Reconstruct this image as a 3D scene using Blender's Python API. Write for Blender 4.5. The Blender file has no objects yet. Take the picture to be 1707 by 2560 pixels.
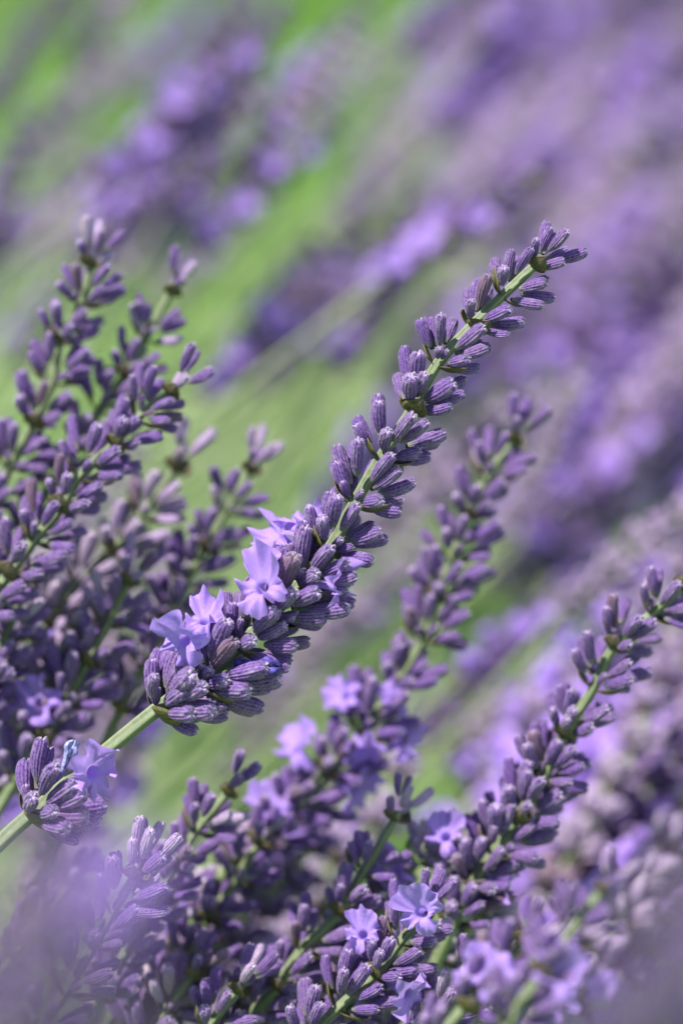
import bpy, math, random
import numpy as np
from mathutils import Vector, Matrix, Quaternion

# ------------------------------------------------------------------ camera, sky, sun, exposure
SC = bpy.context.scene
COL = SC.collection
R = math.radians

H, PITCH, D, LENS = 0.90, R(25), 0.533, 100.0
FWD = Vector((0, math.cos(PITCH), -math.sin(PITCH)))
UP = Vector((0, math.sin(PITCH), math.cos(PITCH)))
RIGHT = Vector((1, 0, 0))
CAMP = Vector((0, 0, H))

cd = bpy.data.cameras.new('camera')
cam = bpy.data.objects.new('camera', cd)
COL.objects.link(cam)
cam.location = CAMP
cam.rotation_euler = (math.pi / 2 - PITCH, 0, 0)
cd.lens = LENS
cd.sensor_width = 36.0
cd.clip_start = 0.01
cd.clip_end = 500
cd.dof.use_dof = True
cd.dof.focus_distance = D - 0.003
cd.dof.aperture_fstop = 5.4
SC.camera = cam

SUN = Vector((-0.44, -0.15, 0.88)).normalized()          # towards the sun
w = bpy.data.worlds.new('World')
SC.world = w
w.use_nodes = True
nt = w.node_tree
sky = nt.nodes.new('ShaderNodeTexSky')
sky.sky_type = 'NISHITA'
sky.sun_disc = False
sky.sun_elevation = math.asin(SUN.z)
sky.sun_rotation = math.atan2(-SUN.x, SUN.y)
bg = nt.nodes['Background']
nt.links.new(sky.outputs[0], bg.inputs[0])
bg.inputs[1].default_value = 0.105

sl = bpy.data.lights.new('sun', 'SUN')
sl.energy = 5.0
sl.angle = R(0.5)
sl.color = (1.0, 0.95, 0.88)
so = bpy.data.objects.new('sun', sl)
COL.objects.link(so)
so.rotation_euler = (-SUN).to_track_quat('-Z', 'Y').to_euler()

SC.view_settings.view_transform = 'Standard'
SC.view_settings.look = 'None'
SC.view_settings.exposure = 0.88
SC.view_settings.gamma = 1.0
SC.view_settings.use_curve_mapping = False
SC.render.engine = 'CYCLES'
SC.cycles.use_denoising = True
SC.cycles.max_bounces = 8
SC.cycles.transparent_max_bounces = 8


def at(px, py, d=D):
    """point seen at photograph pixel (px, py) [1707 x 2560] at depth d"""
    k = 36.0 / LENS / 2560.0 * d
    return CAMP + FWD * d + RIGHT * ((px - 853.5) * k) + UP * ((1280 - py) * k)


def camdir(x, y, z):
    """direction right, up, towards the viewer"""
    return (RIGHT * x + UP * y - FWD * z).normalized()


# ------------------------------------------------------------------ materials
def mat(name):
    m = bpy.data.materials.new(name)
    m.use_nodes = True
    t = m.node_tree
    return m, t, t.nodes['Principled BSDF']


def node(t, kind, **kw):
    n = t.nodes.new(kind)
    for k, v in kw.items():
        setattr(n, k, v)
    return n


def math_node(t, op, a, b=None, c=None, clamp=False):
    n = node(t, 'ShaderNodeMath', operation=op, use_clamp=clamp)
    for i, v in enumerate((a, b, c)):
        if v is None:
            continue
        if isinstance(v, (int, float)):
            n.inputs[i].default_value = v
        else:
            t.links.new(v, n.inputs[i])
    return n.outputs[0]


def mixc(t, fac, a, b):
    n = node(t, 'ShaderNodeMix', data_type='RGBA')
    for s, v in ((n.inputs['Factor'], fac), (n.inputs[6], a), (n.inputs[7], b)):
        if isinstance(v, (int, float)):
            s.default_value = v
        elif isinstance(v, tuple):
            s.default_value = (*v, 1) if len(v) == 3 else v
        else:
            t.links.new(v, s)
    return n.outputs[2]


def noise(t, scale, detail=3, coord='Object', rough=0.6):
    c = node(t, 'ShaderNodeTexCoord')
    n = node(t, 'ShaderNodeTexNoise')
    n.inputs['Scale'].default_value = scale
    n.inputs['Detail'].default_value = detail
    n.inputs['Roughness'].default_value = rough
    t.links.new(c.outputs[coord], n.inputs['Vector'])
    return n.outputs['Fac']


def ramp(t, v, lo, hi):
    n = node(t, 'ShaderNodeMapRange', clamp=True, interpolation_type='SMOOTHSTEP')
    n.inputs[1].default_value = lo
    n.inputs[2].default_value = hi
    t.links.new(v, n.inputs[0])
    return n.outputs[0]


def bud_material(name, groove, rib, violet, tip, ribs=13, pale=0.0):
    m, t, p = mat(name)
    uv = node(t, 'ShaderNodeUVMap')
    sx = node(t, 'ShaderNodeSeparateXYZ')
    t.links.new(uv.outputs[0], sx.inputs[0])
    u, v = sx.outputs[0], sx.outputs[1]
    info = node(t, 'ShaderNodeObjectInfo')
    rnd = info.outputs['Random']
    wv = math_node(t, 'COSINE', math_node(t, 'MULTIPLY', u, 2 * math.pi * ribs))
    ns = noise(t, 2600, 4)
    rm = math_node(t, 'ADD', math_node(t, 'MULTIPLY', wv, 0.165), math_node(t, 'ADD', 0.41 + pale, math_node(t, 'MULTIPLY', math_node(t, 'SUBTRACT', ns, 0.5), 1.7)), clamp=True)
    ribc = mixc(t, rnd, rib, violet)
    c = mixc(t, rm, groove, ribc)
    n2 = noise(t, 500, 2)
    c = mixc(t, math_node(t, 'MULTIPLY', ramp(t, n2, 0.5, 0.75), 0.35), c, tip)
    # felted pale rim at the mouth of the calyx, greenish foot
    vt = math_node(t, 'ADD', v, math_node(t, 'MULTIPLY', math_node(t, 'SUBTRACT', ns, 0.5), 0.16))
    c = mixc(t, math_node(t, 'MULTIPLY', ramp(t, vt, 0.80, 0.96), 0.85), c, tip)
    c = mixc(t, math_node(t, 'MULTIPLY', math_node(t, 'SUBTRACT', 1.0, ramp(t, v, 0.02, 0.24)), 0.75), c, (0.22, 0.25, 0.13))
    c = mixc(t, math_node(t, 'MULTIPLY', ramp(t, rnd, .955, .965), .55), c, (0.16, 0.10, 0.07))
    t.links.new(c, p.inputs['Base Color'])
    p.inputs['Roughness'].default_value = 0.8
    p.inputs['Specular IOR Level'].default_value = 0.25
    p.inputs['Sheen Weight'].default_value = 0.3
    p.inputs['Sheen Roughness'].default_value = 0.4
    p.inputs['Sheen Tint'].default_value = (0.82, 0.72, 0.98, 1)
    b = node(t, 'ShaderNodeBump')
    b.inputs['Strength'].default_value = 0.6
    b.inputs['Distance'].default_value = 0.00012
    t.links.new(math_node(t, 'ADD', ns, math_node(t, 'MULTIPLY', wv, 0.25)), b.inputs['Height'])
    t.links.new(b.outputs[0], p.inputs['Normal'])
    tr = node(t, 'ShaderNodeBsdfTranslucent')
    t.links.new(c, tr.inputs[0])
    mx = node(t, 'ShaderNodeMixShader')
    mx.inputs[0].default_value = 0.16
    t.links.new(p.outputs[0], mx.inputs[1])
    t.links.new(tr.outputs[0], mx.inputs[2])
    t.links.new(mx.outputs[0], t.nodes['Material Output'].inputs[0])
    return m


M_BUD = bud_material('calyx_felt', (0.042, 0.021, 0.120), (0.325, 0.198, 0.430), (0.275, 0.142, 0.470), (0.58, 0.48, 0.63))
M_PALE = bud_material('pale_calyx_felt', (0.15, 0.10, 0.21), (0.56, 0.44, 0.60), (0.48, 0.34, 0.58), (0.78, 0.72, 0.72), pale=0.12)


def thin_material(name, c0, c1, scale, trans, dark=None, rough=0.6, tint=None, veins=None):
    m, t, p = mat(name)
    ns = noise(t, scale, 4)
    info = node(t, 'ShaderNodeObjectInfo')
    c = mixc(t, ramp(t, ns, 0.3, 0.7), c0, c1)
    if tint:
        c = mixc(t, math_node(t, 'MULTIPLY', info.outputs['Random'], 0.6), c, tint)
    if veins:
        uv = node(t, 'ShaderNodeUVMap')
        sx = node(t, 'ShaderNodeSeparateXYZ')
        t.links.new(uv.outputs[0], sx.inputs[0])
        q = math_node(t, 'ADD', math_node(t, 'MULTIPLY', sx.outputs[0], 2 * math.pi * 7), math_node(t, 'MULTIPLY', ns, 5))
        c = mixc(t, math_node(t, 'MULTIPLY', ramp(t, math_node(t, 'COSINE', q), .2, 1.0), .55), c, veins)
        c = mixc(t, math_node(t, 'MULTIPLY', ramp(t, sx.outputs[1], .72, .98), .6), c, (0.20, 0.13, 0.20))
    if dark:
        uv = node(t, 'ShaderNodeUVMap')
        sx = node(t, 'ShaderNodeSeparateXYZ')
        t.links.new(uv.outputs[0], sx.inputs[0])
        c = mixc(t, ramp(t, sx.outputs[1], 0.62, 0.40), c, dark)
        # fine veins running out into the lobes
        vn = math_node(t, 'COSINE', math_node(t, 'MULTIPLY', sx.outputs[0], 2 * math.pi * 26))
        c = mixc(t, math_node(t, 'MULTIPLY', ramp(t, vn, 0.6, 1.0), 0.12), c, dark)
    t.links.new(c, p.inputs['Base Color'])
    p.inputs['Roughness'].default_value = rough
    p.inputs['Specular IOR Level'].default_value = 0.3
    b = node(t, 'ShaderNodeBump')
    b.inputs['Strength'].default_value = 0.35
    b.inputs['Distance'].default_value = 0.0002
    t.links.new(ns, b.inputs['Height'])
    t.links.new(b.outputs[0], p.inputs['Normal'])
    tr = node(t, 'ShaderNodeBsdfTranslucent')
    t.links.new(c, tr.inputs[0])
    mx = node(t, 'ShaderNodeMixShader')
    mx.inputs[0].default_value = trans
    t.links.new(p.outputs[0], mx.inputs[1])
    t.links.new(tr.outputs[0], mx.inputs[2])
    t.links.new(mx.outputs[0], t.nodes['Material Output'].inputs[0])
    return m


M_FLOWER = thin_material('violet_petal', (0.40, 0.25, 0.75), (0.50, 0.33, 0.84), 900, 0.42, dark=(0.44, 0.29, 0.78), tint=(0.46, 0.28, 0.74))
M_WITHER = thin_material('withered_petal', (0.020, 0.018, 0.15), (0.12, 0.09, 0.40), 1500, 0.1)
M_WPALE = thin_material('withered_pale_petal', (0.10, 0.12, 0.36), (0.50, 0.52, 0.75), 1500, 0.1)
M_BRACT = thin_material('olive_bract', (0.055, 0.052, 0.016), (0.15, 0.135, 0.055), 1100, 0.18, tint=(0.09, 0.055, 0.06), veins=(0.17, 0.17, 0.07))
M_LEAF = thin_material('green_leaf', (0.08, 0.17, 0.04), (0.14, 0.24, 0.07), 300, 0.3)


def stem_material(name, k):
    m, t, p = mat(name)
    sc = lambda c: tuple(min(.6, v * k) for v in c)
    ns = noise(t, 900, 4)
    n2 = noise(t, 3500, 2)
    uv = node(t, 'ShaderNodeUVMap')
    sx = node(t, 'ShaderNodeSeparateXYZ')
    t.links.new(uv.outputs[0], sx.inputs[0])
    edge = math_node(t, 'COSINE', math_node(t, 'MULTIPLY', sx.outputs[0], 8 * math.pi))
    c = mixc(t, ramp(t, ns, 0.3, 0.7), sc((0.082, 0.115, 0.050)), sc((0.140, 0.175, 0.085)))
    c = mixc(t, math_node(t, 'MULTIPLY', ramp(t, edge, 0.3, 1.0), 0.55), c, sc((0.24, 0.29, 0.13)))
    c = mixc(t, math_node(t, 'MULTIPLY', ramp(t, n2, 0.6, 0.75), 0.30), c, (0.32, 0.33, 0.28))
    t.links.new(c, p.inputs['Base Color'])
    p.inputs['Roughness'].default_value = 0.6
    p.inputs['Sheen Weight'].default_value = 0.2
    b = node(t, 'ShaderNodeBump')
    b.inputs['Strength'].default_value = 0.4
    b.inputs['Distance'].default_value = 0.0001
    t.links.new(n2, b.inputs['Height'])
    t.links.new(b.outputs[0], p.inputs['Normal'])
    return m


M_STEM = stem_material('grey_green_stem', 1.0)
M_STEM_PALE = stem_material('pale_stem', 1.75)


def plain(name, col, rough=0.8):
    m, t, p = mat(name)
    p.inputs['Base Color'].default_value = (*col, 1)
    p.inputs['Roughness'].default_value = rough
    return m


M_HAIR = plain('pale_hair', (0.48, 0.40, 0.56))


# ------------------------------------------------------------------ mesh helpers
def mesh_from(name, verts, faces, mats, uvs=None, mat_idx=None, smooth=True):
    me = bpy.data.meshes.new(name)
    me.from_pydata([tuple(v) for v in verts], [], faces)
    for m in mats:
        me.materials.append(m)
    if uvs is not None:
        l = me.uv_layers.new(name='UVMap')
        flat = np.array([uvs[vi] for f in faces for vi in f], dtype=np.float32).ravel()
        l.data.foreach_set('uv', flat)
    if mat_idx is not None:
        me.polygons.foreach_set('material_index', np.array(mat_idx, dtype=np.int32))
    if smooth:
        me.polygons.foreach_set('use_smooth', np.ones(len(me.polygons), dtype=bool))
    me.update()
    return me


def lathe_grid(P):
    """P[j][i] rings, closed in i; returns verts, faces, uvs (a seam is left in u)"""
    nj, ni = len(P), len(P[0])
    verts, uvs = [], []
    for j in range(nj):
        for i in range(ni + 1):
            verts.append(P[j][i % ni])
            uvs.append((i / ni, j / (nj - 1)))
    faces = []
    for j in range(nj - 1):
        for i in range(ni):
            a = j * (ni + 1) + i
            faces.append((a, a + 1, a + ni + 2, a + ni + 1))
    return verts, faces, uvs


def interp(x, xs, ys):
    return float(np.interp(x, xs, ys))


def bud_geometry(seed, ni=52, nj=18, ribs=13, hairs=460, L=6.4, W=1.42):
    """a ribbed lavender calyx along +z, foot at the origin, millimetres -> metres"""
    rg = random.Random(seed)
    xs = [0, .06, .18, .38, .60, .78, .89, .95, .98, 1.0]
    ys = [.34, .47, .69, .90, 1.0, .97, .90, .80, .62, .40]
    top = rg.uniform(-.05, .10)
    ys[5] += top * .3
    ys[6] += top * .6
    ys[7] += top * .6
    bend = rg.uniform(-.5, .5)
    bend2 = rg.uniform(.1, .8)
    flat = rg.uniform(.86, 1.0)
    ph = [rg.uniform(0, 6.28) for _ in range(6)]
    P, NRM = [], []
    vs = [0, .04, .1, .18, .27, .36, .45, .54, .62, .70, .77, .83, .88, .92, .95, .975, .99, 1.0]
    if nj != 18:
        vs = [0, .12, .35, .62, .84, .95, 1.0][:nj] if nj == 7 else list(np.linspace(0, 1, nj))
    for v in vs:
        r0 = interp(v, xs, ys) * W
        amp = .06 * min(1, v * 4) * (1 if v < .9 else .6)
        row = []
        for i in range(ni):
            a = 2 * math.pi * i / ni
            r = r0 * (1 + amp * math.cos(ribs * a))
            r += r0 * .035 * math.sin(3 * a + ph[0] + 5 * v) + r0 * .03 * math.sin(5 * a + ph[1] - 9 * v)
            z = v * L
            if v > .85:                                   # five blunt uneven teeth round the mouth
                z += (.22 * math.cos(5 * a + ph[2]) + .12 * math.sin(3 * a + ph[3])) * (v - .85) / .15 * min(1, r0 / (W * .5))
            x = r * math.cos(a) + bend2 * math.sin(math.pi * v) * .45 + bend * v * v * .3
            y = r * math.sin(a) * flat
            row.append(Vector((x, y, z)) * .001)
        P.append(row)
    if nj == 18:                                          # the mouth: a shallow felted pit
        c = sum(P[-1], Vector()) / ni
        P.append([c + (p - c) * .55 - Vector((0, 0, .00035)) for p in P[-1]])
    c = sum(P[-1], Vector()) / ni
    P.append([c + (p - c) * .08 - Vector((0, 0, .00012)) for p in P[-1]])
    verts, faces, uvs = lathe_grid(P)
    mi = [0] * len(faces)
    for _ in range(hairs):
        j = rg.randrange(2, len(vs) - 1) if rg.random() < .6 else rg.randrange(len(vs) - 7, len(vs) - 1)
        i = rg.randrange(ni)
        p = P[j][i]
        ax = Vector((sum(q.x for q in P[j]) / ni, sum(q.y for q in P[j]) / ni, p.z - .0002))
        n = (p - ax).normalized()
        tip = p + (n + Vector((rg.uniform(-.6, .6), rg.uniform(-.6, .6), rg.uniform(-.2, .9)))).normalized() * rg.uniform(.00014, .00038)
        s = n.cross(Vector((0, 0, 1))).normalized() * .000024
        k = len(verts)
        verts += [p - s, p + s, tip]
        uvs += [(0, 0)] * 3
        faces.append((k, k + 1, k + 2))
        mi.append(1)
    return verts, faces, uvs, mi


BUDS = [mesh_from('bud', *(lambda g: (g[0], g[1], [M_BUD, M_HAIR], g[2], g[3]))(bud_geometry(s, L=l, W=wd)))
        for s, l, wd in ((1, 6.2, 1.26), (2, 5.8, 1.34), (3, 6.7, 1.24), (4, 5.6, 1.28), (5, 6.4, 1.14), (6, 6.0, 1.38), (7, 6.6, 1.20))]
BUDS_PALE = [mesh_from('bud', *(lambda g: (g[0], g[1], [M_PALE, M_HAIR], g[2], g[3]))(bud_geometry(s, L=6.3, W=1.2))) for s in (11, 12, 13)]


def bract_geometry(seed, Lb=6.4, Wb=3.5, nu=9, nv=9):
    rg = random.Random(seed)
    verts, uvs, faces = [], [], []
    r, z = .9, -.3
    rows = []
    N = 40
    pts = []
    for k in range(N + 1):
        v = k / N
        pol = R(interp(v, [0, .25, .6, 1], [88, 74, 46, 22]))
        pts.append((r, z))
        r += math.sin(pol) * Lb / N
        z += math.cos(pol) * Lb / N
    for side in (0, 1):
        for j in range(nv + 1):
            v = j / nv
            rr, zz = pts[int(round(v * N))]
            wv = Wb * interp(v, [0, .12, .3, .5, .68, .82, .93, 1], [.30, .66, .95, 1.0, .78, .42, .14, .02])
            for i in range(nu):
                u = i / (nu - 1) * 2 - 1
                a = u * wv / max(rr + .6, 2.6)
                fold = .25 * abs(u) + .10 * math.sin(7 * u + seed + 3 * v)
                q = rr - side * .16 + .12 * math.cos(u * 9) * v
                verts.append(Vector((q * math.cos(a), q * math.sin(a), zz + fold * v * 1.2 + side * .10)) * .001)
                uvs.append((i / (nu - 1), v))
    off = (nv + 1) * nu
    for j in range(nv):
        for i in range(nu - 1):
            a = j * nu + i
            faces.append((a, a + 1, a + nu + 1, a + nu))
            b = off + a
            faces.append((b, b + nu, b + nu + 1, b + 1))
    for j in range(nv):
        for i in (0, nu - 1):
            a = j * nu + i
            f = (a, a + nu, off + a + nu, off + a)
            faces.append(f if i == 0 else f[::-1])
    return verts, faces, uvs, [0] * len(faces)


BRACTS = [mesh_from('bract', *(lambda g: (g[0], g[1], [M_BRACT], g[2], g[3]))(bract_geometry(s))) for s in (1, 2, 3)]


def flower_geometry(seed, ni=84, nk=10, tube=7.5, size=1.0, ruffle=1.0):
    """a two-lipped corolla: throat at the origin facing +z, tube running back along -z, upper lip towards +y"""
    rg = random.Random(seed)
    j = lambda s: rg.uniform(-s, s)
    lobes = [(R(60 + j(8)), R(42 + j(5)), 4.3 + j(.7)), (R(114 + j(10)), R(44 + j(6)), 4.8 + j(.7)), (R(-4 + j(12)), R(34 + j(6)), 2.7 + j(.6)), (R(186 + j(12)), R(34 + j(6)), 2.8 + j(.7)), (R(270 + j(16)), R(42 + j(8)), 3.2 + j(.7))]
    tilt = [j(1.8) + (2.8 if q < 2 else -.8) for q in range(5)]
    ph = [rg.uniform(0, 6.28) for _ in range(5)]
    P = []
    for z, r in ((-tube - .2, .04), (-tube, .55), (-tube * .7, .75), (-tube * .45, .9), (-tube * .28, 1.1), (-1.3, 1.3), (-.6, 1.5)):
        P.append([Vector((r * math.cos(a), r * math.sin(a) * .95, z)) * .001 for a in np.linspace(0, 2 * math.pi, ni, endpoint=False)])
    for k in range(1, nk + 1):
        q = k / nk
        row = []
        for a in np.linspace(0, 2 * math.pi, ni, endpoint=False):
            Rm, tz = 2.75, 0
            best = 0
            for n, (c, wd, ln) in enumerate(lobes):
                dd = abs((a - c + math.pi) % (2 * math.pi) - math.pi) / wd
                if dd < 1:
                    s = (1 - dd ** 3.2) ** .5
                    notch = 1 - .09 * math.exp(-(dd / .2) ** 2) + .05 * math.sin(9 * a + ph[3])
                    val = s * ln * notch
                    if val > best:
                        best = val
                        tz = tilt[n] * s
            Rm += best
            r = 1.55 + (Rm - 1.55) * q
            z = -.5 + 1.25 * math.sin(q * 1.5) + tz * q * q - .35 * q ** 3 * max(0, best - 2)
            z += ruffle * q * q * (.55 * math.sin(5 * a + ph[4] + 2 * q) + .55 * math.sin(8 * a + ph[0]) + .34 * math.sin(13 * a + ph[1] + 3 * q) + .2 * math.sin(21 * a + ph[2] + 5 * q))
            z -= ruffle * max(0, q - .72) ** 2 * 5 * (.5 + .5 * math.sin(3 * a + ph[2]))
            row.append(Vector((r * math.cos(a), r * math.sin(a), z)) * .001 * size)
        P.append(row)
    return (*lathe_grid(P), None)


FLOWERS = [mesh_from('flower', *(lambda g: (g[0], g[1], [M_FLOWER], g[2], g[3]))(flower_geometry(s, ruffle=1.5 + .35 * (s % 3)))) for s in (1, 2, 3, 4, 5, 6)]


def withered_geometry(seed):
    rg = random.Random(seed)
    P = []
    ni = 22
    ph = [rg.uniform(0, 6.28) for _ in range(5)]
    for k in range(14):
        q = k / 13
        z = -3.5 + 6.5 * q
        r0 = interp(q, [0, .4, .6, .8, .95, 1], [.45, .6, .9, 1.3, .9, .1])
        P.append([Vector((r0 * (1 + .45 * q * math.sin(4 * a + ph[0] + 6 * q) + .3 * q * math.sin(9 * a + ph[1])) * math.cos(a),
                          r0 * (1 + .45 * q * math.sin(4 * a + ph[0] + 6 * q) + .3 * q * math.sin(7 * a + ph[2])) * math.sin(a),
                          z + .5 * q * math.sin(5 * a + ph[3]))) * .001 for a in np.linspace(0, 2 * math.pi, ni, endpoint=False)])
    return (*lathe_grid(P), None)


WITHER = mesh_from('withered_flower', *(lambda g: (g[0], g[1], [M_WITHER], g[2], g[3]))(withered_geometry(1)))
WITHER_PALE = mesh_from('withered_flower', *(lambda g: (g[0], g[1], [M_WPALE], g[2], g[3]))(withered_geometry(2)))


def spline(pts, n):
    """Catmull-Rom through pts"""
    p = [pts[0] * 2 - pts[1]] + list(pts) + [pts[-1] * 2 - pts[-2]]
    out = []
    for k in range(1, len(p) - 2):
        for i in range(n):
            t = i / n
            a, b, c, d = p[k - 1], p[k], p[k + 1], p[k + 2]
            out.append(.5 * ((2 * b) + (c - a) * t + (2 * a - 5 * b + 4 * c - d) * t * t + (3 * b - a - 3 * c + d) * t ** 3))
    out.append(pts[-1].copy())
    return out


def stem_geometry(path, r0, r1, ni=20, origin=Vector(), groove=.19):
    """a four-edged, softly grooved stem swept along path"""
    P = []
    side = Vector((1, 0, 0))
    n = len(path)
    for k, p in enumerate(path):
        t = (path[min(k + 1, n - 1)] - path[max(k - 1, 0)]).normalized()
        side = (side - t * side.dot(t)).normalized()
        up = t.cross(side)
        r = r0 + (r1 - r0) * k / (n - 1)
        row = []
        for i in range(ni):
            a = 2 * math.pi * i / ni
            q = r * (1 + groove * math.cos(4 * a))
            row.append(p - origin + side * (q * math.cos(a)) + up * (q * math.sin(a)))
        P.append(row)
    return (*lathe_grid(P), None)


# ------------------------------------------------------------------ object helpers
WM = {}


def link(o, parent=None, M=None):
    COL.objects.link(o)
    M = M or Matrix.Identity(4)
    WM[o.name] = M
    if parent:
        o.parent = parent
        o.matrix_basis = WM[parent.name].inverted() @ M
    else:
        o.matrix_basis = M
    return o


def obj(name, me, parent=None, M=None):
    return link(bpy.data.objects.new(name, me), parent, M)


def tag(o, label, cat, group=None, kind=None):
    if label:
        o['label'] = label
    if cat:
        o['category'] = cat
    if group:
        o['group'] = group
    if kind:
        o['kind'] = kind


def frame(z, x, loc=Vector()):
    z = z.normalized()
    x = (x - z * x.dot(z)).normalized()
    y = z.cross(x)
    M = Matrix((x, y, z)).transposed().to_4x4()
    M.translation = loc
    return M


def sph(pol, az):
    return Vector((math.sin(pol) * math.cos(az), math.sin(pol) * math.sin(az), math.cos(pol)))


def whorl_layout(rg, phi, n_in, n_out, n_small, scale=1.0, tight=0.0):
    """local placements of buds of the two opposite cymes: (position mm, direction, size)"""
    out = []
    for side in (0, 1):
        f = phi + math.pi * side
        for k in range(n_in):
            u = (k + .5) / n_in * 2 - 1
            az = f + u * R(84) + R(rg.uniform(-14, 14))
            pol = R(rg.uniform(24, 42) + 9 * (1 - abs(u)) - tight)
            off = rg.uniform(2.4, 4.6)
            out.append((sph(pol, az) * off + Vector((0, 0, .9)), pol - R(rg.uniform(-2, 6)), az, rg.uniform(.86, 1.08)))
        for k in range(n_out):
            u = (k + .5) / n_out * 2 - 1
            az = f + u * R(66) + R(rg.uniform(-14, 14))
            pol = R(rg.uniform(50, 70) - 5 * abs(u) - tight)
            off = rg.uniform(2.0, 3.6)
            out.append((sph(pol, az) * off, pol - R(rg.uniform(0, 8)), az, rg.uniform(.74, .98)))
        for k in range(n_small):
            az = f + rg.choice((-1, 1)) * R(rg.uniform(50, 88))
            pol = R(rg.uniform(42, 60) - tight)
            out.append((sph(pol, az) * rg.uniform(1.3, 1.9), pol, az, rg.uniform(.42, .62)))
    return [(p * .001 * scale, sph(po, az), s * scale) for p, po, az, s in out]


def build_whorl(root, rg, p, axis, phi, cfg, scale, buds, tight=0.0, slim=1.0):
    """one whorl: an Empty with bracts and single buds as its children"""
    e = bpy.data.objects.new('whorl', None)
    e.empty_display_size = .003
    W = frame(axis, RIGHT if abs(axis.dot(RIGHT)) < .9 else -UP, p)
    link(e, root, W)
    for side in (0, 1):
        B = W @ Matrix.Rotation(phi + math.pi * side + R(rg.uniform(-8, 8)), 4, 'Z') @ Matrix.Diagonal((scale * rg.uniform(.78, .95),) * 3 + (1,))
        obj('bract', rg.choice(BRACTS), e, B)
    for q, d, s in whorl_layout(rg, phi, *cfg, scale=scale, tight=tight):
        L = frame(d, Vector((0, 0, -1)) if abs(d.z) < .95 else Vector((1, 0, 0)), q)
        wk = slim * rg.uniform(.92, 1.1)
        L = L @ Matrix.Rotation(R(rg.uniform(-40, 40)), 4, 'Z') @ Matrix.Diagonal((s * wk, s * wk * rg.uniform(.94, 1.06), s, 1))
        obj('bud', rg.choice(buds), e, W @ L)
    return e


def ground_tail(p, d, z_end=.10):
    """stem points from p (heading d, outwards and down) to the foot of the plant"""
    out = []
    q, h = p.copy(), d.normalized()
    for k in range(24):
        h = (h * .87 + Vector((0, 0, -1)) * .13).normalized()
        q = q + h * .03
        out.append(q.copy())
        if q.z < z_end:
            break
    return out


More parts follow.
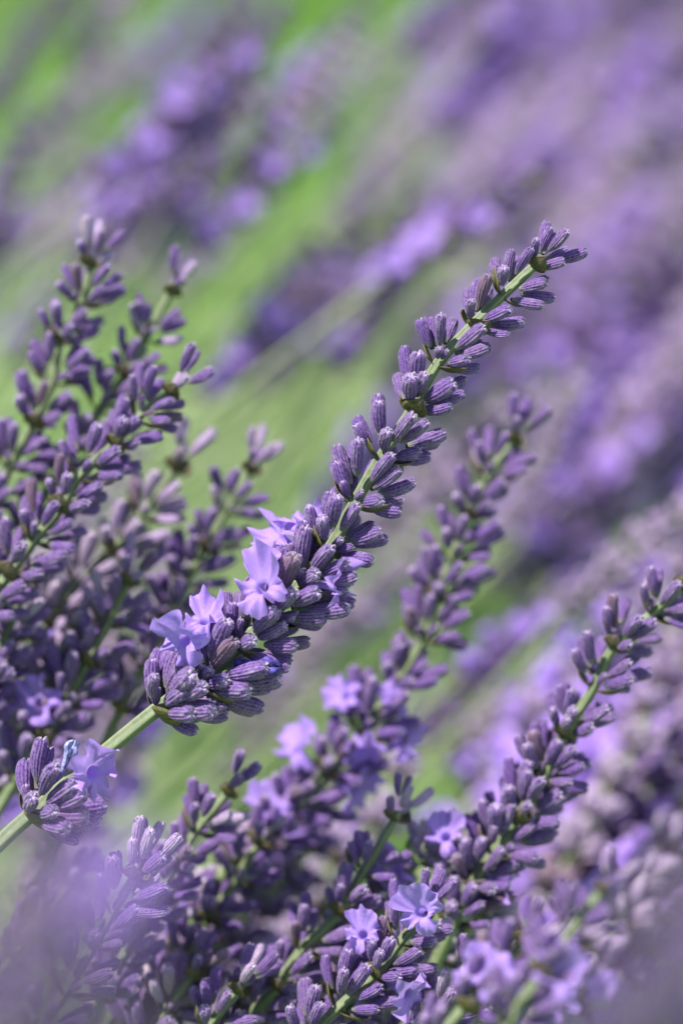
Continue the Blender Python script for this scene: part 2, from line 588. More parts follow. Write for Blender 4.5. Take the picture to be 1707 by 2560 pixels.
def stalk(label, nodes, tip, d0, d1=None, seed=0, phis=None, cfgs=None, cfg=(3, 2, 1), scale=1.0, top_scale=.84, flowers=(), withered=(), group='lavender stalks in flower near the camera',
          buds=BUDS, r=(.0017, .0007), low=None, tight=-5.0, dphi=0.0, hi=False, extra=0):
    """a lavender stalk through photograph pixels: nodes from the tip downwards; flowers (px, py, facing, roll deg, size, forward mm)"""
    rg = random.Random(seed)
    d1 = d0 if d1 is None else d1
    scale *= 1.0 if hi else 1.12
    n = len(nodes)
    P = [at(x, y, d0 + (d1 - d0) * k / max(1, n - 1)) for k, (x, y) in enumerate(nodes)]
    tipP = at(*tip, d0)
    up = list(reversed(P))                                     # from the lowest node upwards
    head = (up[0] - up[1]).normalized()
    if low:
        lows = [at(x, y, d1 + dz) for x, y, dz in low]
        head = (lows[-1] - (lows[-2] if len(lows) > 1 else up[0])).normalized()
    else:
        lows = []
    tail = ground_tail(lows[-1] if lows else up[0], head)
    ctrl = list(reversed(tail)) + list(reversed(lows)) + up
    ctrl.append(up[-1] + (tipP - up[-1]) * .25)
    path = spline(ctrl, 5)
    root = bpy.data.objects.new('lavender_stalk', None)
    root.empty_display_size = .02
    link(root, None, Matrix.Translation(path[0]))
    tag(root, label, 'lavender', group)
    g = stem_geometry(path, r[0], r[1], 24 if hi else 16)
    obj('stem', mesh_from('stem', [v - path[0] for v in g[0]], g[1], [M_STEM], g[2]), root, Matrix.Translation(path[0]))
    ws = []
    for k, p in enumerate(P):
        axis = ((P[k - 1] if k > 0 else tipP) - (P[k + 1] if k < n - 1 else p)).normalized()
        if k == n - 1 and k > 0:
            axis = (P[k - 1] - p).normalized()
        phi = R(phis[k]) if phis else R(dphi + (0 if k % 2 else 80) + rg.uniform(-18, 18))
        f = k / max(1, n - 1)
        c = cfgs[k] if cfgs else ((2, 1, 0) if k == 0 else ((3, 2, 1) if f < .35 else cfg))
        s = scale * (top_scale + (1 - top_scale) * min(1, f * 1.6)) * rg.uniform(.95, 1.05)
        s *= 1.12 if hi and k >= 11 else 1
        bs = buds if hi or k > 1 else list(buds) + (BUDS_PALE if k == 0 else BUDS_PALE[:1])
        ws.append(build_whorl(root, rg, p, axis, phi, c, s, bs, tight=tight + (14 if k == 0 else 0), slim=.98 if hi else .87))

    def nearest(px, py):
        i = min(range(n), key=lambda q: (nodes[q][0] - px) ** 2 + (nodes[q][1] - py) ** 2)
        return i, d0 + (d1 - d0) * i / max(1, n - 1)
    for (px, py, face, roll, size, fwd) in flowers:
        if not hi:
            size *= .74
            fwd *= .5
            roll += rg.uniform(-60, 60)
            face = (face[0] + rg.uniform(-.4, .4), face[1] + rg.uniform(-.3, .5), face[2] * .8)
        i, d = nearest(px, py)
        f = camdir(*face)
        M = frame(f, RIGHT, at(px, py, d - fwd * .001))
        x = RIGHT - f * RIGHT.dot(f)
        M = frame(f, x if x.length > .3 else UP.cross(f), at(px, py, d - fwd * .001)) @ Matrix.Rotation(R(roll), 4, 'Z') @ Matrix.Diagonal((size, size, size, 1))
        obj('flower', rg.choice(FLOWERS), ws[i], M)
    for k in range(extra):
        i = rg.randrange(n)
        W = WM[ws[i].name]
        dl = sph(R(rg.uniform(45, 75)), rg.uniform(0, 6.28))
        obj('flower', rg.choice(FLOWERS), ws[i], W @ frame(dl, Vector((0, 0, 1)), dl * .0105) @ Matrix.Rotation(R(-90), 4, 'Z') @ Matrix.Diagonal((.8, .8, .8, 1)))
    for (px, py, face, size, fwd, me) in withered:
        i, d = nearest(px, py)
        f = camdir(*face)
        M = frame(f, RIGHT, at(px, py, d - fwd * .001)) @ Matrix.Diagonal((size, size, size, 1))
        o = obj('withered_flower', me, ws[i], M)
        o['label'] = 'dried dark blue flower' if me is WITHER else 'dried bluish white flower'
    return root


# ------------------------------------------------------------------ setting: ground, grass
def ground():
    m, t, p = mat('garden_soil_and_moss')
    a = noise(t, 3.0, 6)
    b = noise(t, 40.0, 5)
    c = mixc(t, ramp(t, a, .35, .65), (0.10, 0.24, 0.030), (0.165, 0.31, 0.05))
    c = mixc(t, math_node(t, 'MULTIPLY', ramp(t, b, .45, .8), .6), c, (0.17, 0.20, 0.08))
    t.links.new(c, p.inputs['Base Color'])
    p.inputs['Roughness'].default_value = .95
    n = 24
    S = 150.0
    verts = [((i / n - .5) * 2 * S, (j / n - .5) * 2 * S, 0) for j in range(n + 1) for i in range(n + 1)]
    faces = [(j * (n + 1) + i, j * (n + 1) + i + 1, (j + 1) * (n + 1) + i + 1, (j + 1) * (n + 1) + i) for j in range(n) for i in range(n)]
    o = obj('ground', mesh_from('ground', verts, faces, [m]))
    o['kind'] = 'structure'
    o['label'] = 'green ground between the lavender rows'


ground()


def blades(name, label, mats, n, region, hgt, wid, seed, lean=.35):
    """narrow three-segment blades over a region function (rng -> x, y, z0)"""
    rg = np.random.default_rng(seed)
    V, F = [], []
    xyz = region(rg, n)
    az = rg.uniform(0, 2 * np.pi, n)
    hh = rg.uniform(.55, 1.0, n) * hgt
    ww = rg.uniform(.6, 1.1, n) * wid
    ln = rg.uniform(.2, 1.0, n) * lean
    la = rg.uniform(0, 2 * np.pi, n)
    vs = np.zeros((n, 5, 3))
    side = np.stack([np.cos(az), np.sin(az), np.zeros(n)], 1)
    ld = np.stack([np.cos(la), np.sin(la), np.zeros(n)], 1)
    for k, (f, wv) in enumerate(((0, 1.0), (.55, .8))):
        c = xyz + ld * (ln * hh * f * f)[:, None] + np.array([0, 0, 1]) * (hh * f)[:, None]
        vs[:, 2 * k] = c - side * (ww * wv / 2)[:, None]
        vs[:, 2 * k + 1] = c + side * (ww * wv / 2)[:, None]
    vs[:, 4] = xyz + ld * (ln * hh)[:, None] + np.array([0, 0, 1]) * (hh * .97)[:, None]
    base = np.arange(n) * 5
    me = bpy.data.meshes.new(name)
    quads = np.stack([base, base + 1, base + 3, base + 2], 1)
    tris = np.stack([base + 2, base + 3, base + 4], 1)
    me.from_pydata(vs.reshape(-1, 3), [], [tuple(map(int, q)) for q in quads] + [tuple(map(int, q)) for q in tris])
    for m in mats:
        me.materials.append(m)
    me.polygons.foreach_set('material_index', np.tile(rg.integers(0, len(mats), n), 2).astype(np.int32))
    me.update()
    o = obj(name, me)
    tag(o, label, None, None, 'stuff')
    return o


G1 = thin_material('fresh_grass', (0.105, 0.235, 0.036), (0.155, 0.305, 0.058), 30, .35)
G2 = thin_material('pale_grass', (0.17, 0.28, 0.075), (0.22, 0.31, 0.12), 30, .35)
L1 = thin_material('grey_green_leaf', (0.14, 0.20, 0.10), (0.24, 0.30, 0.18), 60, .25)


def lawn(rg, n):
    y = rg.uniform(.55, 5.0, n)
    x = rg.uniform(-.55, .55, n) * (y * .55 + .4)
    return np.stack([x, y, np.zeros(n)], 1)


blades('grass', 'fresh green grass seen blurred between the lavender stalks', [G1, G1, G2], 42000, lawn, .07, .0045, 3)

# ------------------------------------------------------------------ the sharp stalk
HERO_NODES = [(1332, 668), (1255, 740), (1177, 817), (1092, 912), (1026, 1030), (950, 1147), (884, 1262), (818, 1381), (744, 1466), (676, 1540), (594, 1618), (494, 1712), (390, 1776), (74, 2040)]
stalk('sharply focused lavender stalk rising diagonally with pale violet open flowers', HERO_NODES, (1425, 565), D, seed=7,
      phis=[-80, 8, -75, -12, -82, 20, -22, 24, -28, 32, -34, -30, -62, -55],
      cfgs=[(3, 2, 0), (3, 2, 0), (3, 2, 0), (3, 2, 1), (4, 2, 1), (4, 3, 1), (4, 3, 1), (4, 3, 2), (5, 3, 2), (5, 4, 2), (5, 4, 2), (6, 5, 2), (7, 5, 2), (6, 4, 2)],
      scale=1.24, top_scale=.74, tight=-5, r=(.0021, .00075), low=[(-60, 2160, 0), (-300, 2330, .005)], hi=True,
      group='lavender stalks in flower near the camera',
      flowers=[(652, 1466, (-.42, .50, .72), -28, .94, 8), (458, 1604, (-.35, -.25, .85), 15, .84, 9), (512, 1550, (-.1, .75, .5), -15, .70, 6),
               (845, 1466, (.85, -.05, .35), -10, .78, 5), (694, 1338, (-.8, .5, .25), 30, .72, -5), (762, 1300, (-.35, .9, .1), 0, .70, -6),
               (238, 1932, (.45, -.15, .72), 24, .95, 6)],
      withered=[(645, 1662, (.9, -.05, .3), 1.35, 5, WITHER), (172, 1888, (.35, .85, .3), 1.0, 2, WITHER_PALE)])

# ------------------------------------------------------------------ the other stalks near the focus
stalk('soft lavender stalk at the left edge whose tip stands highest beside the twin tip', [(228, 668), (203, 764), (150, 857), (131, 958), (81, 1063), (24, 1168), (-30, 1270), (-80, 1370)], (250, 600), D + .040, seed=21, scale=.95)
stalk('soft lavender stalk on the left with three splayed pale buds at its tip', [(425, 735), (364, 848), (311, 942), (250, 1025), (190, 1120), (125, 1220), (60, 1330), (0, 1440)], (475, 620), D + .046, seed=22, scale=.95)
stalk('crisper lavender stalk on the left just below the pale three-budded tip', [(423, 985), (345, 1043), (283, 1115), (200, 1190), (150, 1275), (85, 1352), (20, 1440), (-50, 1530)], (477, 905), D + .022, seed=23)
stalk('whitish lavender stalk with cream-tipped buds left of the sharp stalk', [(438, 1175), (354, 1289), (275, 1380), (196, 1460), (120, 1560), (40, 1660), (-40, 1760)], (468, 1110), D + .048, seed=24, buds=BUDS_PALE, scale=1.08, cfg=(3, 2, 1))
stalk('lavender stalk with a violet tip standing just behind the lowest sharp flowers', [(625, 1180), (566, 1279), (512, 1375), (462, 1459), (415, 1560), (360, 1670), (300, 1780)], (645, 1115), D + .050, seed=25, scale=.95)
stalk('upper soft stalk in the crowded left cluster behind the stem', [(315, 1460), (270, 1560), (215, 1660), (165, 1755), (105, 1850), (40, 1950)], (345, 1400), D + .034, seed=26, flowers=[(95, 1760, (-.2, .4, .85), 0, 1.1, 8)])
stalk('middle soft stalk in the crowded left cluster with pink-tipped buds', [(190, 1590), (140, 1680), (85, 1780), (30, 1880), (-30, 1980)], (235, 1530), D + .040, seed=27, buds=BUDS_PALE, flowers=[(30, 1900, (-.3, .3, .85), 20, 1.1, 8)])
stalk('lowest soft stalk in the crowded left cluster cut by the left edge', [(60, 1480), (15, 1590), (-40, 1700), (-95, 1800)], (95, 1405), D + .030, seed=28, cfg=(5, 4, 1))
stalk('dark lavender stalk below the stem with its tip against green', [(568, 1985), (490, 2079), (435, 2167), (390, 2240), (345, 2320), (300, 2405), (250, 2500)], (606, 1915), D + .024, seed=29, scale=.95)
stalk('curved lavender stalk right of the sharp one with several open violet flowers', [(1278, 1105), (1215, 1195), (1168, 1295), (1128, 1395), (1090, 1500), (1055, 1600), (985, 1720), (905, 1830), (815, 1935), (725, 2030), (640, 2110)], (1300, 1040), D + .048, seed=30, scale=1.05, cfg=(4, 3, 2),
      flowers=[(860, 1740, (-.5, .4, .75), 0, .9, 8), (905, 1880, (.3, -.3, .9), 30, 1.15, 9), (740, 1870, (-.6, .4, .7), 0, 1.1, 6), (890, 1985, (.5, -.5, .7), 0, 1.1, 6), (1010, 1855, (.8, -.1, .5), 0, 1.1, 6), (690, 2025, (-.3, .3, .9), 40, 1.2, 9), (985, 1745, (.4, .2, .9), 0, .7, 10)])
stalk('shadowed lavender stalk with tight dark buds between two brighter ones', [(645, 2110), (590, 2200), (520, 2300), (455, 2400), (390, 2490), (330, 2590)], (690, 2040), D + .038, seed=31)
stalk('slim lavender stalk at the bottom centre with a pale budded tip', [(985, 2050), (905, 2185), (845, 2285), (755, 2375), (690, 2470), (620, 2545), (560, 2630)], (1012, 1960), D + .022, seed=32, scale=.97)
stalk('long dense lavender stalk leaning up to the right edge in soft focus', [(1700, 1470), (1627, 1535), (1532, 1620), (1482, 1720), (1408, 1840), (1355, 1950), (1290, 2050), (1235, 2130), (1180, 2215), (1132, 2310)], (1740, 1370), D + .018, D + .026, seed=33, cfg=(5, 3, 1), scale=1.04,
      flowers=[(1112, 2090, (-.6, .5, .65), 0, .95, 4), (985, 2180, (-.7, .3, .6), 0, 1.0, -3), (1262, 2215, (.8, -.4, .4), 0, .9, 2)])
S14 = stalk('lavender stalk at the bottom right of centre with a star-shaped open flower', [(1055, 2285), (1000, 2355), (935, 2440), (845, 2520), (760, 2610)], (1090, 2215), D + .008, seed=34, cfg=(4, 3, 1),
            flowers=[(1052, 2282, (-.25, .1, .95), 20, 1.1, 20), (1025, 2490, (.4, -.1, .9), 0, 1.1, 10), (905, 2335, (-.5, .3, .8), 0, .9, 2)])


def leaf_geometry(L=15.0, W=2.3, n=10):
    verts, faces, uvs = [], [], []
    for side in (0, 1):
        for j in range(n + 1):
            v = j / n
            wv = W * interp(v, [0, .12, .5, .85, 1], [.35, .7, 1, .55, .05])
            for u in (-1, -.5, 0, .5, 1):
                verts.append(Vector((u * wv, -.08 * side + .35 * abs(u) * wv * .6 + 3.0 * v * v, v * L)) * .001)
                uvs.append((u * .5 + .5, v))
    o = (n + 1) * 5
    for j in range(n):
        for i in range(4):
            a = j * 5 + i
            faces += [(a, a + 1, a + 6, a + 5), (o + a, o + a + 5, o + a + 6, o + a + 1)]
        for i in (0, 4):
            a = j * 5 + i
            f = (a, a + 5, o + a + 5, o + a)
            faces.append(f if i == 0 else f[::-1])
    return verts, faces, uvs


LEAF = mesh_from('leaf', *(lambda g: (g[0], g[1], [M_LEAF], g[2]))(leaf_geometry()))
for px, py, dr, sz in ((838, 2535, (-.35, .85, .3), .42), (850, 2538, (.5, .75, .4), .40), (835, 2545, (-.8, .4, .3), .42)):
    obj('leaf', LEAF, S14, frame(camdir(*dr), camdir(.7, -.2, .6), at(px, py, D + .016)) @ Matrix.Diagonal((sz, sz, sz, 1)))
stalk('lavender stalk at the bottom left in focus behind a lilac blur', [(335, 2195), (285, 2275), (235, 2365), (165, 2480), (95, 2590)], (358, 2120), D - .002, seed=35, cfgs=[(3, 2, 0), (2, 2, 0), (2, 1, 1), (2, 1, 1), (3, 2, 0)], top_scale=.95)
stalk('small lavender stalk low at the bottom edge under the dark buds', [(590, 2480), (520, 2570)], (640, 2410), D + .012, seed=36)
stalk('lavender stalk at the bottom right with pale edged bracts and glowing flowers', [(1300, 2360), (1235, 2440), (1160, 2520), (1080, 2620)], (1345, 2300), D - .040, seed=37, scale=.9, flowers=[(1235, 2440, (-.2, .3, .9), 0, 1.2, 8), (1385, 2490, (.2, .2, .9), 20, 1.2, 6)])
stalk('blurred lavender stalk at the bottom right with a pointed tip', [(1500, 2230), (1425, 2330), (1350, 2440), (1270, 2560)], (1545, 2160), D - .060, seed=38, scale=.85, flowers=[(1400, 2440, (-.2, .2, .9), 0, 1.1, 8)])
stalk('lavender stalk on the lower left half hidden by the lilac blur', [(180, 2220), (110, 2310), (40, 2400), (-40, 2500)], (225, 2160), D + .050, seed=39)

# ------------------------------------------------------------------ foreground, close to the lens
FG = 'lavender stalks close to the lens'
stalk('dark lavender stalk at the bottom edge left of the slim pale tipped one', [(480, 2440), (415, 2525), (350, 2620)], (522, 2365), D + .024, seed=40, cfg=(4, 3, 1))
stalk('lavender stalk at the bottom edge below the star-shaped flower', [(1150, 2470), (1085, 2560), (1010, 2650)], (1195, 2395), D + .010, seed=41, cfg=(4, 3, 1))
stalk('stubby shadowed lavender stalk at the bottom edge behind the star-shaped flower stalk', [(800, 2400), (735, 2500), (660, 2600)], (842, 2320), D + .040, seed=42, cfg=(4, 3, 1))
stalk('lilac smear of a lavender stalk very near the lens at lower left', [(125, 2270), (55, 2400), (-15, 2530), (-95, 2670)], (160, 2170), .245, seed=51, scale=.72, group=FG, buds=BUDS_PALE + BUDS, extra=1)
stalk('second lilac smear of a stalk near the lens at the bottom left corner', [(230, 2560), (150, 2700), (70, 2840)], (270, 2460), .25, seed=52, scale=.72, group=FG, buds=BUDS_PALE + BUDS, extra=2)
stalk('greyish violet smear of a stalk near the lens at the right edge', [(1780, 2200), (1700, 2350), (1620, 2500), (1540, 2650)], (1830, 2090), .265, seed=53, scale=.72, group=FG, extra=0)
stalk('dark violet smear of a stalk near the lens in the bottom right corner', [(1800, 2450), (1710, 2610), (1620, 2760)], (1850, 2340), .27, seed=54, scale=.72, group=FG, extra=1)

# ------------------------------------------------------------------ blurred stalks behind
def low_whorl(seed, n_flowers, cfg=(4, 3, 1), bud_m=None, fs=.62):
    rg = random.Random(seed)
    V, F, U, MI = [], [], [], []

    def add(g, M, mi):
        k = len(V)
        V.extend(M @ Vector(v) for v in g[0])
        F.extend(tuple(i + k for i in f) for f in g[1])
        U.extend(g[2])
        MI.extend([mi] * len(g[1]))
    bud = bud_geometry(seed, 8, 7, 4, 0)
    for q, d, s in whorl_layout(rg, rg.uniform(0, 3), *cfg):
        add(bud, frame(d, Vector((1, 0, .3)), q) @ Matrix.Diagonal((s * 1.05, s * 1.05, s, 1)), 0)
    fl = flower_geometry(seed, 30, 3, size=fs)
    for k in range(n_flowers):
        az = rg.uniform(0, 6.28) if k else -2.15 + rg.uniform(-.35, .35)
        d = sph(R(rg.uniform(50, 75)), az)
        add(fl, frame(d, Vector((0, 0, 1)), d * .0105) @ Matrix.Rotation(R(-90), 4, 'Z'), 1)
    br = bract_geometry(seed, nu=5, nv=4)
    for a in (0, math.pi):
        add(br, Matrix.Rotation(a + .3, 4, 'Z'), 2)
    return mesh_from('whorl', V, F, [bud_m or M_BUD, M_FLOWER, M_BRACT], U, MI)


LOW = {k: [low_whorl(100 + 10 * k + i, k) for i in range(3)] for k in (0, 1, 2, 3, 4)}
LOWP = {k: [low_whorl(200 + 10 * k + i, k, bud_m=M_PALE) for i in range(2)] for k in (0, 1, 2, 3, 4)}
LOW1 = {k: [low_whorl(300 + 10 * k + i, k, fs=.95) for i in range(3)] for k in (0, 1)}
PROTOS = []


def make_proto(n_whorls, n_fl, seed, low=None):
    """a stalk in its own frame: foot at the origin, spike leaning along +z at the top; +x is the underside"""
    rg = random.Random(seed)
    e = bpy.data.objects.new('lavender_stalk', None)
    e.empty_display_size = .02
    link(e)
    L = .0095 * n_whorls
    pts = [Vector((0, 0, 0))]
    h = Vector((.80, 0, .60))
    p = Vector()
    ang = R(48)
    for k in range(12):
        ang *= .76
        p = p - Vector((-math.sin(ang), 0, -math.cos(ang))) * .034
        pts.append(p.copy())
    base = p.copy()
    bend = rg.uniform(-.010, .010)
    sp = [base + Vector((math.sin(R(5)) * s * L + bend * s * s, rg.uniform(-.002, .002), s * L)) for s in np.linspace(.12, 1, n_whorls)]
    path = spline(pts + sp, 2)
    g = stem_geometry(path, .0012, .0007, 8)
    obj('stem', mesh_from('stem', g[0], g[1], [M_STEM_PALE], g[2]), e)
    for k, q in enumerate(sp):
        f = k / (n_whorls - 1)
        nf = 0
        if n_fl and f < .75:
            nf = min(4, max(0, int(round(n_fl * rg.uniform(.7, 2.0)))))
        if n_fl == 9:                                     # few, single, wide open flowers
            nf = 1 if (k + seed) % 2 == 0 and f < .85 else 0
        s = (1.0 - .35 * max(0, f - .5) * 2) * rg.uniform(.92, 1.06)
        ax = (sp[min(k + 1, n_whorls - 1)] - sp[max(k - 1, 0)]).normalized()
        M = frame(ax, Vector((1, 0, 0)), q) @ Matrix.Rotation(rg.uniform(-.3, .3) if n_fl == 9 else rg.uniform(0, 6.28), 4, 'Z') @ Matrix.Diagonal((s, s, s, 1))
        obj('whorl', rg.choice((low or LOW)[nf]), e, M)
    return dict(e=e, base=sp[0], tip=sp[-1] + Vector((0, 0, .006)), used=False)


PROTOS = {0: [make_proto(9, 0, 1), make_proto(8, 0, 2, LOWP), make_proto(9, .5, 7, LOWP)], 1: [make_proto(9, 1, 3), make_proto(8, 1, 4), make_proto(8, .8, 8, LOWP)], 2: [make_proto(9, 2, 5), make_proto(7, 2.6, 6), make_proto(8, 2, 9, LOWP)], 3: [make_proto(9, 9, 10, LOW1), make_proto(9, 9, 11, LOW1), make_proto(8, 9, 12, LOW1)]}
BG_N = 0


def far_stalk(tip, base, d, fl, label, group, rg, scale=None, dtip=0.0, pale=False):
    """copy a prototype so that its spike runs from base to tip (photograph pixels) at depth d"""
    global BG_N
    pr = rg.choice(PROTOS[fl] + (PROTOS[fl][2:] if pale and fl < 3 else []))
    T, B = at(*tip, d + dtip), at(*base, d)
    ax = T - B
    lp = pr['tip'] - pr['base']
    s = scale or min(1.7, max(.72, ax.length / lp.length))
    t = ax.normalized()
    lt = lp.normalized()
    down = Vector((0, 0, -1))
    x = down - t * down.dot(t)
    if x.length < .15:
        x = RIGHT - t * RIGHT.dot(t)
    F0 = frame(lt, Vector((1, 0, 0)))
    F1 = frame(t, x)
    rot = (F1 @ F0.inverted()).to_3x3().to_4x4()
    M = rot @ Matrix.Diagonal((s, s, s, 1))
    M = Matrix.Translation(B - (M.to_3x3() @ pr['base'])) @ M
    src = pr['e']
    if not pr['used']:
        pr['used'] = True
        r = src
    else:
        r = src.copy()
        COL.objects.link(r)
        for ch in src.children:
            c = ch.copy()
            COL.objects.link(c)
            c.parent = r
    r.matrix_basis = M
    tag(r, label, 'lavender', group)
    BG_N += 1
    return r


K = 1707 / 1568
rg = random.Random(5)
NAMED = [
    ((640, 680), (530, 860), .90, 1, 'blurred violet stalk rising from the bright foot left of the sharp stalk'),
    ((760, 600), (640, 800), .92, 2, 'blurred violet stalk between the green patch and the glowing flower'),
    ((480, 200), (300, 430), .86, 2, 'blurred violet stalk in the heart of the upper left mass'),
    ((420, 420), (270, 640), .88, 1, 'blurred violet stalk hanging below the upper left mass'),
    ((1010, 540), (850, 690), .84, 2, 'blurred violet stalk joining the three bokeh spots'),
    ((600, 90), (440, 330), .86, 1, 'blurred violet stalk on the right flank of the upper left mass'),
    ((390, 280), (220, 420), .84, 2, 'blurred violet stalk with bright spots on the left flank of the upper left mass'),
    ((340, 470), (180, 590), .84, 1, 'blurred violet stalk at the very foot of the upper left mass'),
    ((560, 230), (390, 450), .87, 0, 'blurred dusky stalk inside the upper left mass'),
    ((700, 220), (560, 400), .90, 0, 'blurred grey stalk between the upper left mass and the top centre'),
    ((620, 760), (500, 900), .86, 2, 'blurred violet stalk low beside the bright foot left of the sharp stalk'),
    ((1010, 700), (880, 880), .95, 0, 'blurred dim stalk between the glowing flower and the sharp stalk'),
    ((330, -40), (170, 150), 1.0, 0, 'pale blurred stalk crossing the green at the top left'),
    ((90, 60), (-40, 260), 1.0, 0, 'pale grey blurred stalk in the top left corner'),  # tip, base (in 1568-wide picture units), depth, flowers, label
    ((560, 30), (400, 300), .95, 1, 'blurred purple stalk at top left reaching up to the upper edge'),
    ((500, 110), (320, 350), .92, 1, 'blurred purple stalk in the upper left mass running beside the one at the edge'),
    ((430, 250), (210, 480), .88, 2, 'blurred bright violet stalk at the left end of the upper left mass'),
    ((470, 330), (260, 540), .90, 2, 'blurred violet stalk in the middle of the upper left mass'),
    ((520, 380), (300, 610), .93, 1, 'blurred dusky stalk at the lower end of the upper left mass'),
    ((250, 120), (70, 370), 1.0, 0, 'blurred dark stalk alone on green near the top left corner'),
    ((745, 120), (590, 290), .98, 1, 'blurred violet stalk at the top centre above the green gap'),
    ((850, 150), (710, 290), 1.05, 0, 'blurred greyish stalk just right of the top centre stalk'),
    ((660, 380), (440, 565), .86, 2, 'blurred violet stalk with round light spots above the green patch'),
    ((160, 470), (80, 580), .98, 1, 'faint lilac blurred stalk left of the violet mass'),
    ((20, 400), (-60, 640), .90, 1, 'blurred stalk cut off by the left edge above the twin tips'),
    ((120, 660), (20, 840), .95, 1, 'pale lilac blur of a stalk behind the left tips'),
    ((680, 640), (470, 930), .88, 2, 'blurred violet stalk with bright foot left of the sharp stalk'),
    ((880, 690), (770, 850), .86, 2, 'blurred stalk with one glowing violet flower in the middle'),
    ((1120, 470), (880, 640), .80, 2, 'blurred stalk with three round violet bokeh spots left of the sharp tip'),
    ((900, 380), (770, 520), 1.1, 0, 'dim greyish blurred stalk in the upper centre'),
    ((1210, 250), (1050, 440), 1.05, 0, 'dim blurred stalk above the three bokeh spots'),
    ((1080, -20), (930, 110), 1.0, 1, 'dark violet blurred stalk at the top edge right of centre'),
    ((1210, -20), (1090, 110), .95, 2, 'bright violet blurred stalk at the top edge toward the right'),
    ((1370, 690), (1150, 880), .92, 2, 'blurred stalk with two pale violet spots right of the sharp stalk'),
    ((1250, 1010), (1130, 1230), .80, 1, 'blurred stalk with a violet spot behind the curved stalk'),
    ((1560, 1190), (1300, 1390), .70, 0, 'upper half blurred grey stalk pointing at the right edge'),
    ((1330, 1360), (1050, 1570), .71, 1, 'long blurred dusky stalk below the grey one with lilac spots'),
    ((1280, 1580), (1040, 1750), .86, 1, 'blurred dark violet stalk over the green left of the dense stalk'),
    ((870, 1370), (760, 1470), .90, 2, 'lilac blur of a stalk below the sharp stalk'),
    ((640, 1640), (480, 1800), .95, 0, 'faint grey blurred stalk on the green under the sharp stalk'),
    ((1568, 1560), (1440, 1750), .85, 2, 'blurred stalk with lilac spots at the right edge under the leaning stalk'),
    ((1480, 1700), (1330, 1900), .85, 1, 'blurred violet stalk right of the dense leaning stalk'),
    ((1568, 1830), (1400, 2010), .75, 1, 'blurred indigo stalk low at the right edge'),
    ((1290, 2000), (1150, 2130), .78, 2, 'lilac blurred stalk just right of the dense foot'),
    ((740, 2010), (640, 2110), .70, 2, 'lilac blurred stalk between the lower stalks'),
    ((720, 1850), (620, 2010), .66, 1, 'dark blurred stalk close behind the flowering curved stalk'),
    ((130, 1280), (30, 1420), .70, 0, 'dark blurred stalk deep in the left cluster'),
    ((200, 1400), (90, 1540), .66, 1, 'dark violet blurred stalk in the middle of the left cluster'),
    ((300, 2100), (200, 2250), .68, 0, 'dark blurred stalk in the lower left shadow'),
]
for tip, base, d, fl, lab in NAMED:
    fl = 3 if fl == 2 else fl
    d = max(.64, d - .06) if d > .75 else d
    far_stalk((tip[0] * K, tip[1] * K), (base[0] * K, base[1] * K), d, fl, lab, 'blurred lavender stalks told apart behind', rg, dtip=rg.uniform(-.02, .03))

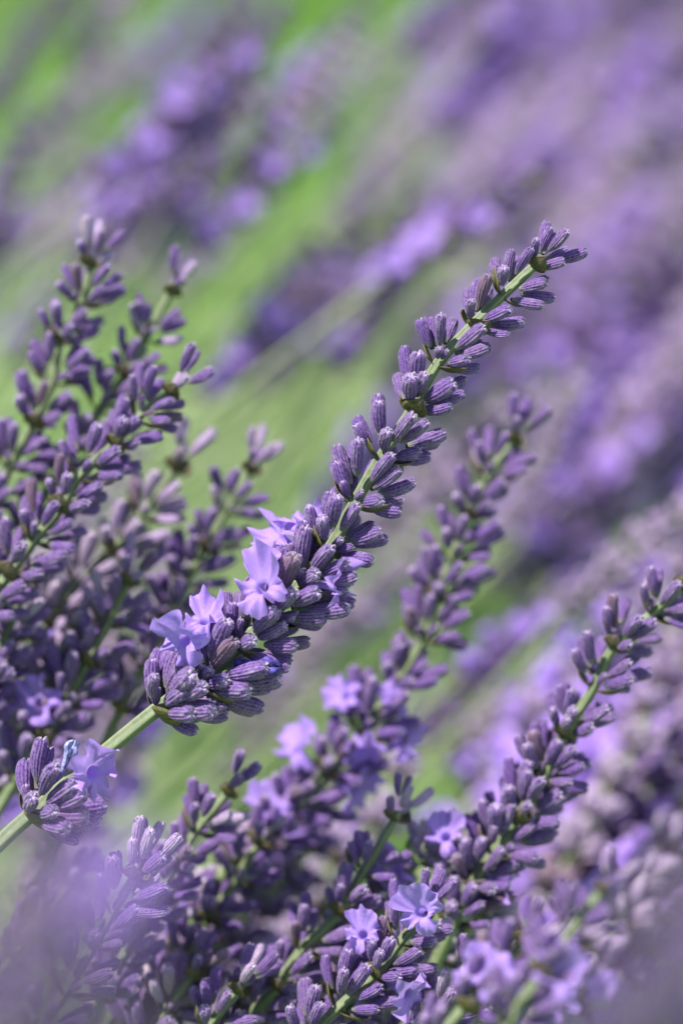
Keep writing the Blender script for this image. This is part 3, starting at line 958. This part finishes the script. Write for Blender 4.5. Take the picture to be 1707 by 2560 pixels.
# the crowd of blurred stalks, region by region: (polygon centre box, count, depth range, flower weights, label, group)
CANOPY = .535
CROWD = [
    ((1080, -60, 1330, 180), 15, (.90, 1.35), (1, 2, 3), 'blurred lavender stalk at the top edge right of centre', 'blurred stalks at the top edge right of centre'),
    ((1330, -60, 1640, 180), 18, (.90, 1.35), (1, 2, 3), 'blurred lavender stalk in the very top right corner', 'blurred stalks in the top right corner'),
    ((1180, 180, 1420, 430), 12, (.90, 1.35), (2, 2, 2), 'blurred lavender stalk above the sharp tip', 'blurred stalks above the sharp tip'),
    ((1400, 180, 1640, 430), 15, (.90, 1.35), (1, 2, 3), 'blurred lavender stalk at the upper right edge', 'blurred stalks at the upper right edge'),
    ((1330, 420, 1640, 720), 18, (.85, 1.25), (2, 2, 2), 'blurred lavender stalk right of the sharp tip', 'blurred stalks right of the sharp tip'),
    ((1260, 700, 1640, 1000), 18, (.85, 1.25), (2, 2, 2), 'blurred lavender stalk above the curved stalk tip', 'blurred stalks above the curved stalk tip'),
    ((1330, 980, 1640, 1300), 12, (.82, 1.1), (2, 2, 1), 'blurred lavender stalk at the middle of the right edge', 'blurred stalks at the middle of the right edge'),
    ((1330, 1500, 1640, 1800), 12, (.75, 1.0), (2, 2, 2), 'blurred lavender stalk under the dense leaning stalk', 'blurred stalks under the dense leaning stalk'),
    ((1280, 1800, 1640, 2150), 14, (.72, .95), (2, 2, 2), 'blurred lavender stalk low on the right', 'blurred stalks low on the right'),
    ((860, 60, 1180, 520), 5, (.95, 1.4), (3, 2, 0), 'blurred lavender stalk in the upper centre', 'blurred stalks in the upper centre'),
    ((700, 620, 1150, 1150), 8, (.90, 1.3), (3, 2, 1), 'blurred lavender stalk behind the sharp stalk', 'blurred stalks behind the sharp stalk'),
    ((-60, -60, 620, 560), 9, (1.1, 1.6), (3, 1, 0), 'blurred lavender stalk far back at the upper left', 'blurred stalks far back at the upper left'),
    ((600, 1300, 1250, 1800), 2, (.85, 1.2), (4, 1, 0), 'blurred lavender stalk between the sharp and the curved stalk', 'blurred stalks between sharp and curved stalk'),
    ((-60, 1150, 280, 1750), 8, (.64, .80), (2, 2, 1), 'shadowy blurred lavender stalk deep in the left cluster', 'shadowy stalks deep in the left cluster'),
    ((250, 2100, 900, 2420), 9, (.64, .78), (2, 2, 1), 'shadowy blurred lavender stalk deep in the bottom tangle', 'shadowy stalks deep in the bottom tangle'),
]
for (x0, y0, x1, y1), n, (da, db), wts, lab, grp in CROWD:
    for k in range(n):
        x, y = rg.uniform(x0, x1) * K, rg.uniform(y0, y1) * K
        ray = PITCH + math.atan((y - 1280) * 36.0 / LENS / 2560.0)   # the crowd's heads make one level canopy
        d = (H - CANOPY) / math.sin(ray) * math.cos(ray - PITCH) * rg.uniform(.91, 1.05)
        a = R(rg.gauss(50, 9))
        ln = rg.uniform(.075, .10) / (36.0 / LENS / 2560.0 * d)
        dx, dy = math.cos(a) * ln / 2, math.sin(a) * ln / 2
        fl = rg.choices((0, 1, 2), wts)[0]
        fl = 3 if fl == 2 and k % 2 else fl
        look = ('dull ', 'lilac flecked ', 'brightly spotted ', 'sparsely spotted ')[fl]
        far_stalk((x + dx, y - dy), (x - dx, y + dy), d, fl, look + lab, grp, rg, dtip=rg.uniform(-.03, .03), pale=True)
for prs in PROTOS.values():
    for pr in prs:
        if not pr['used']:
            for ch in list(pr['e'].children):
                bpy.data.objects.remove(ch)
            bpy.data.objects.remove(pr['e'])
print('far stalks', BG_N, 'objects', len(SC.objects))
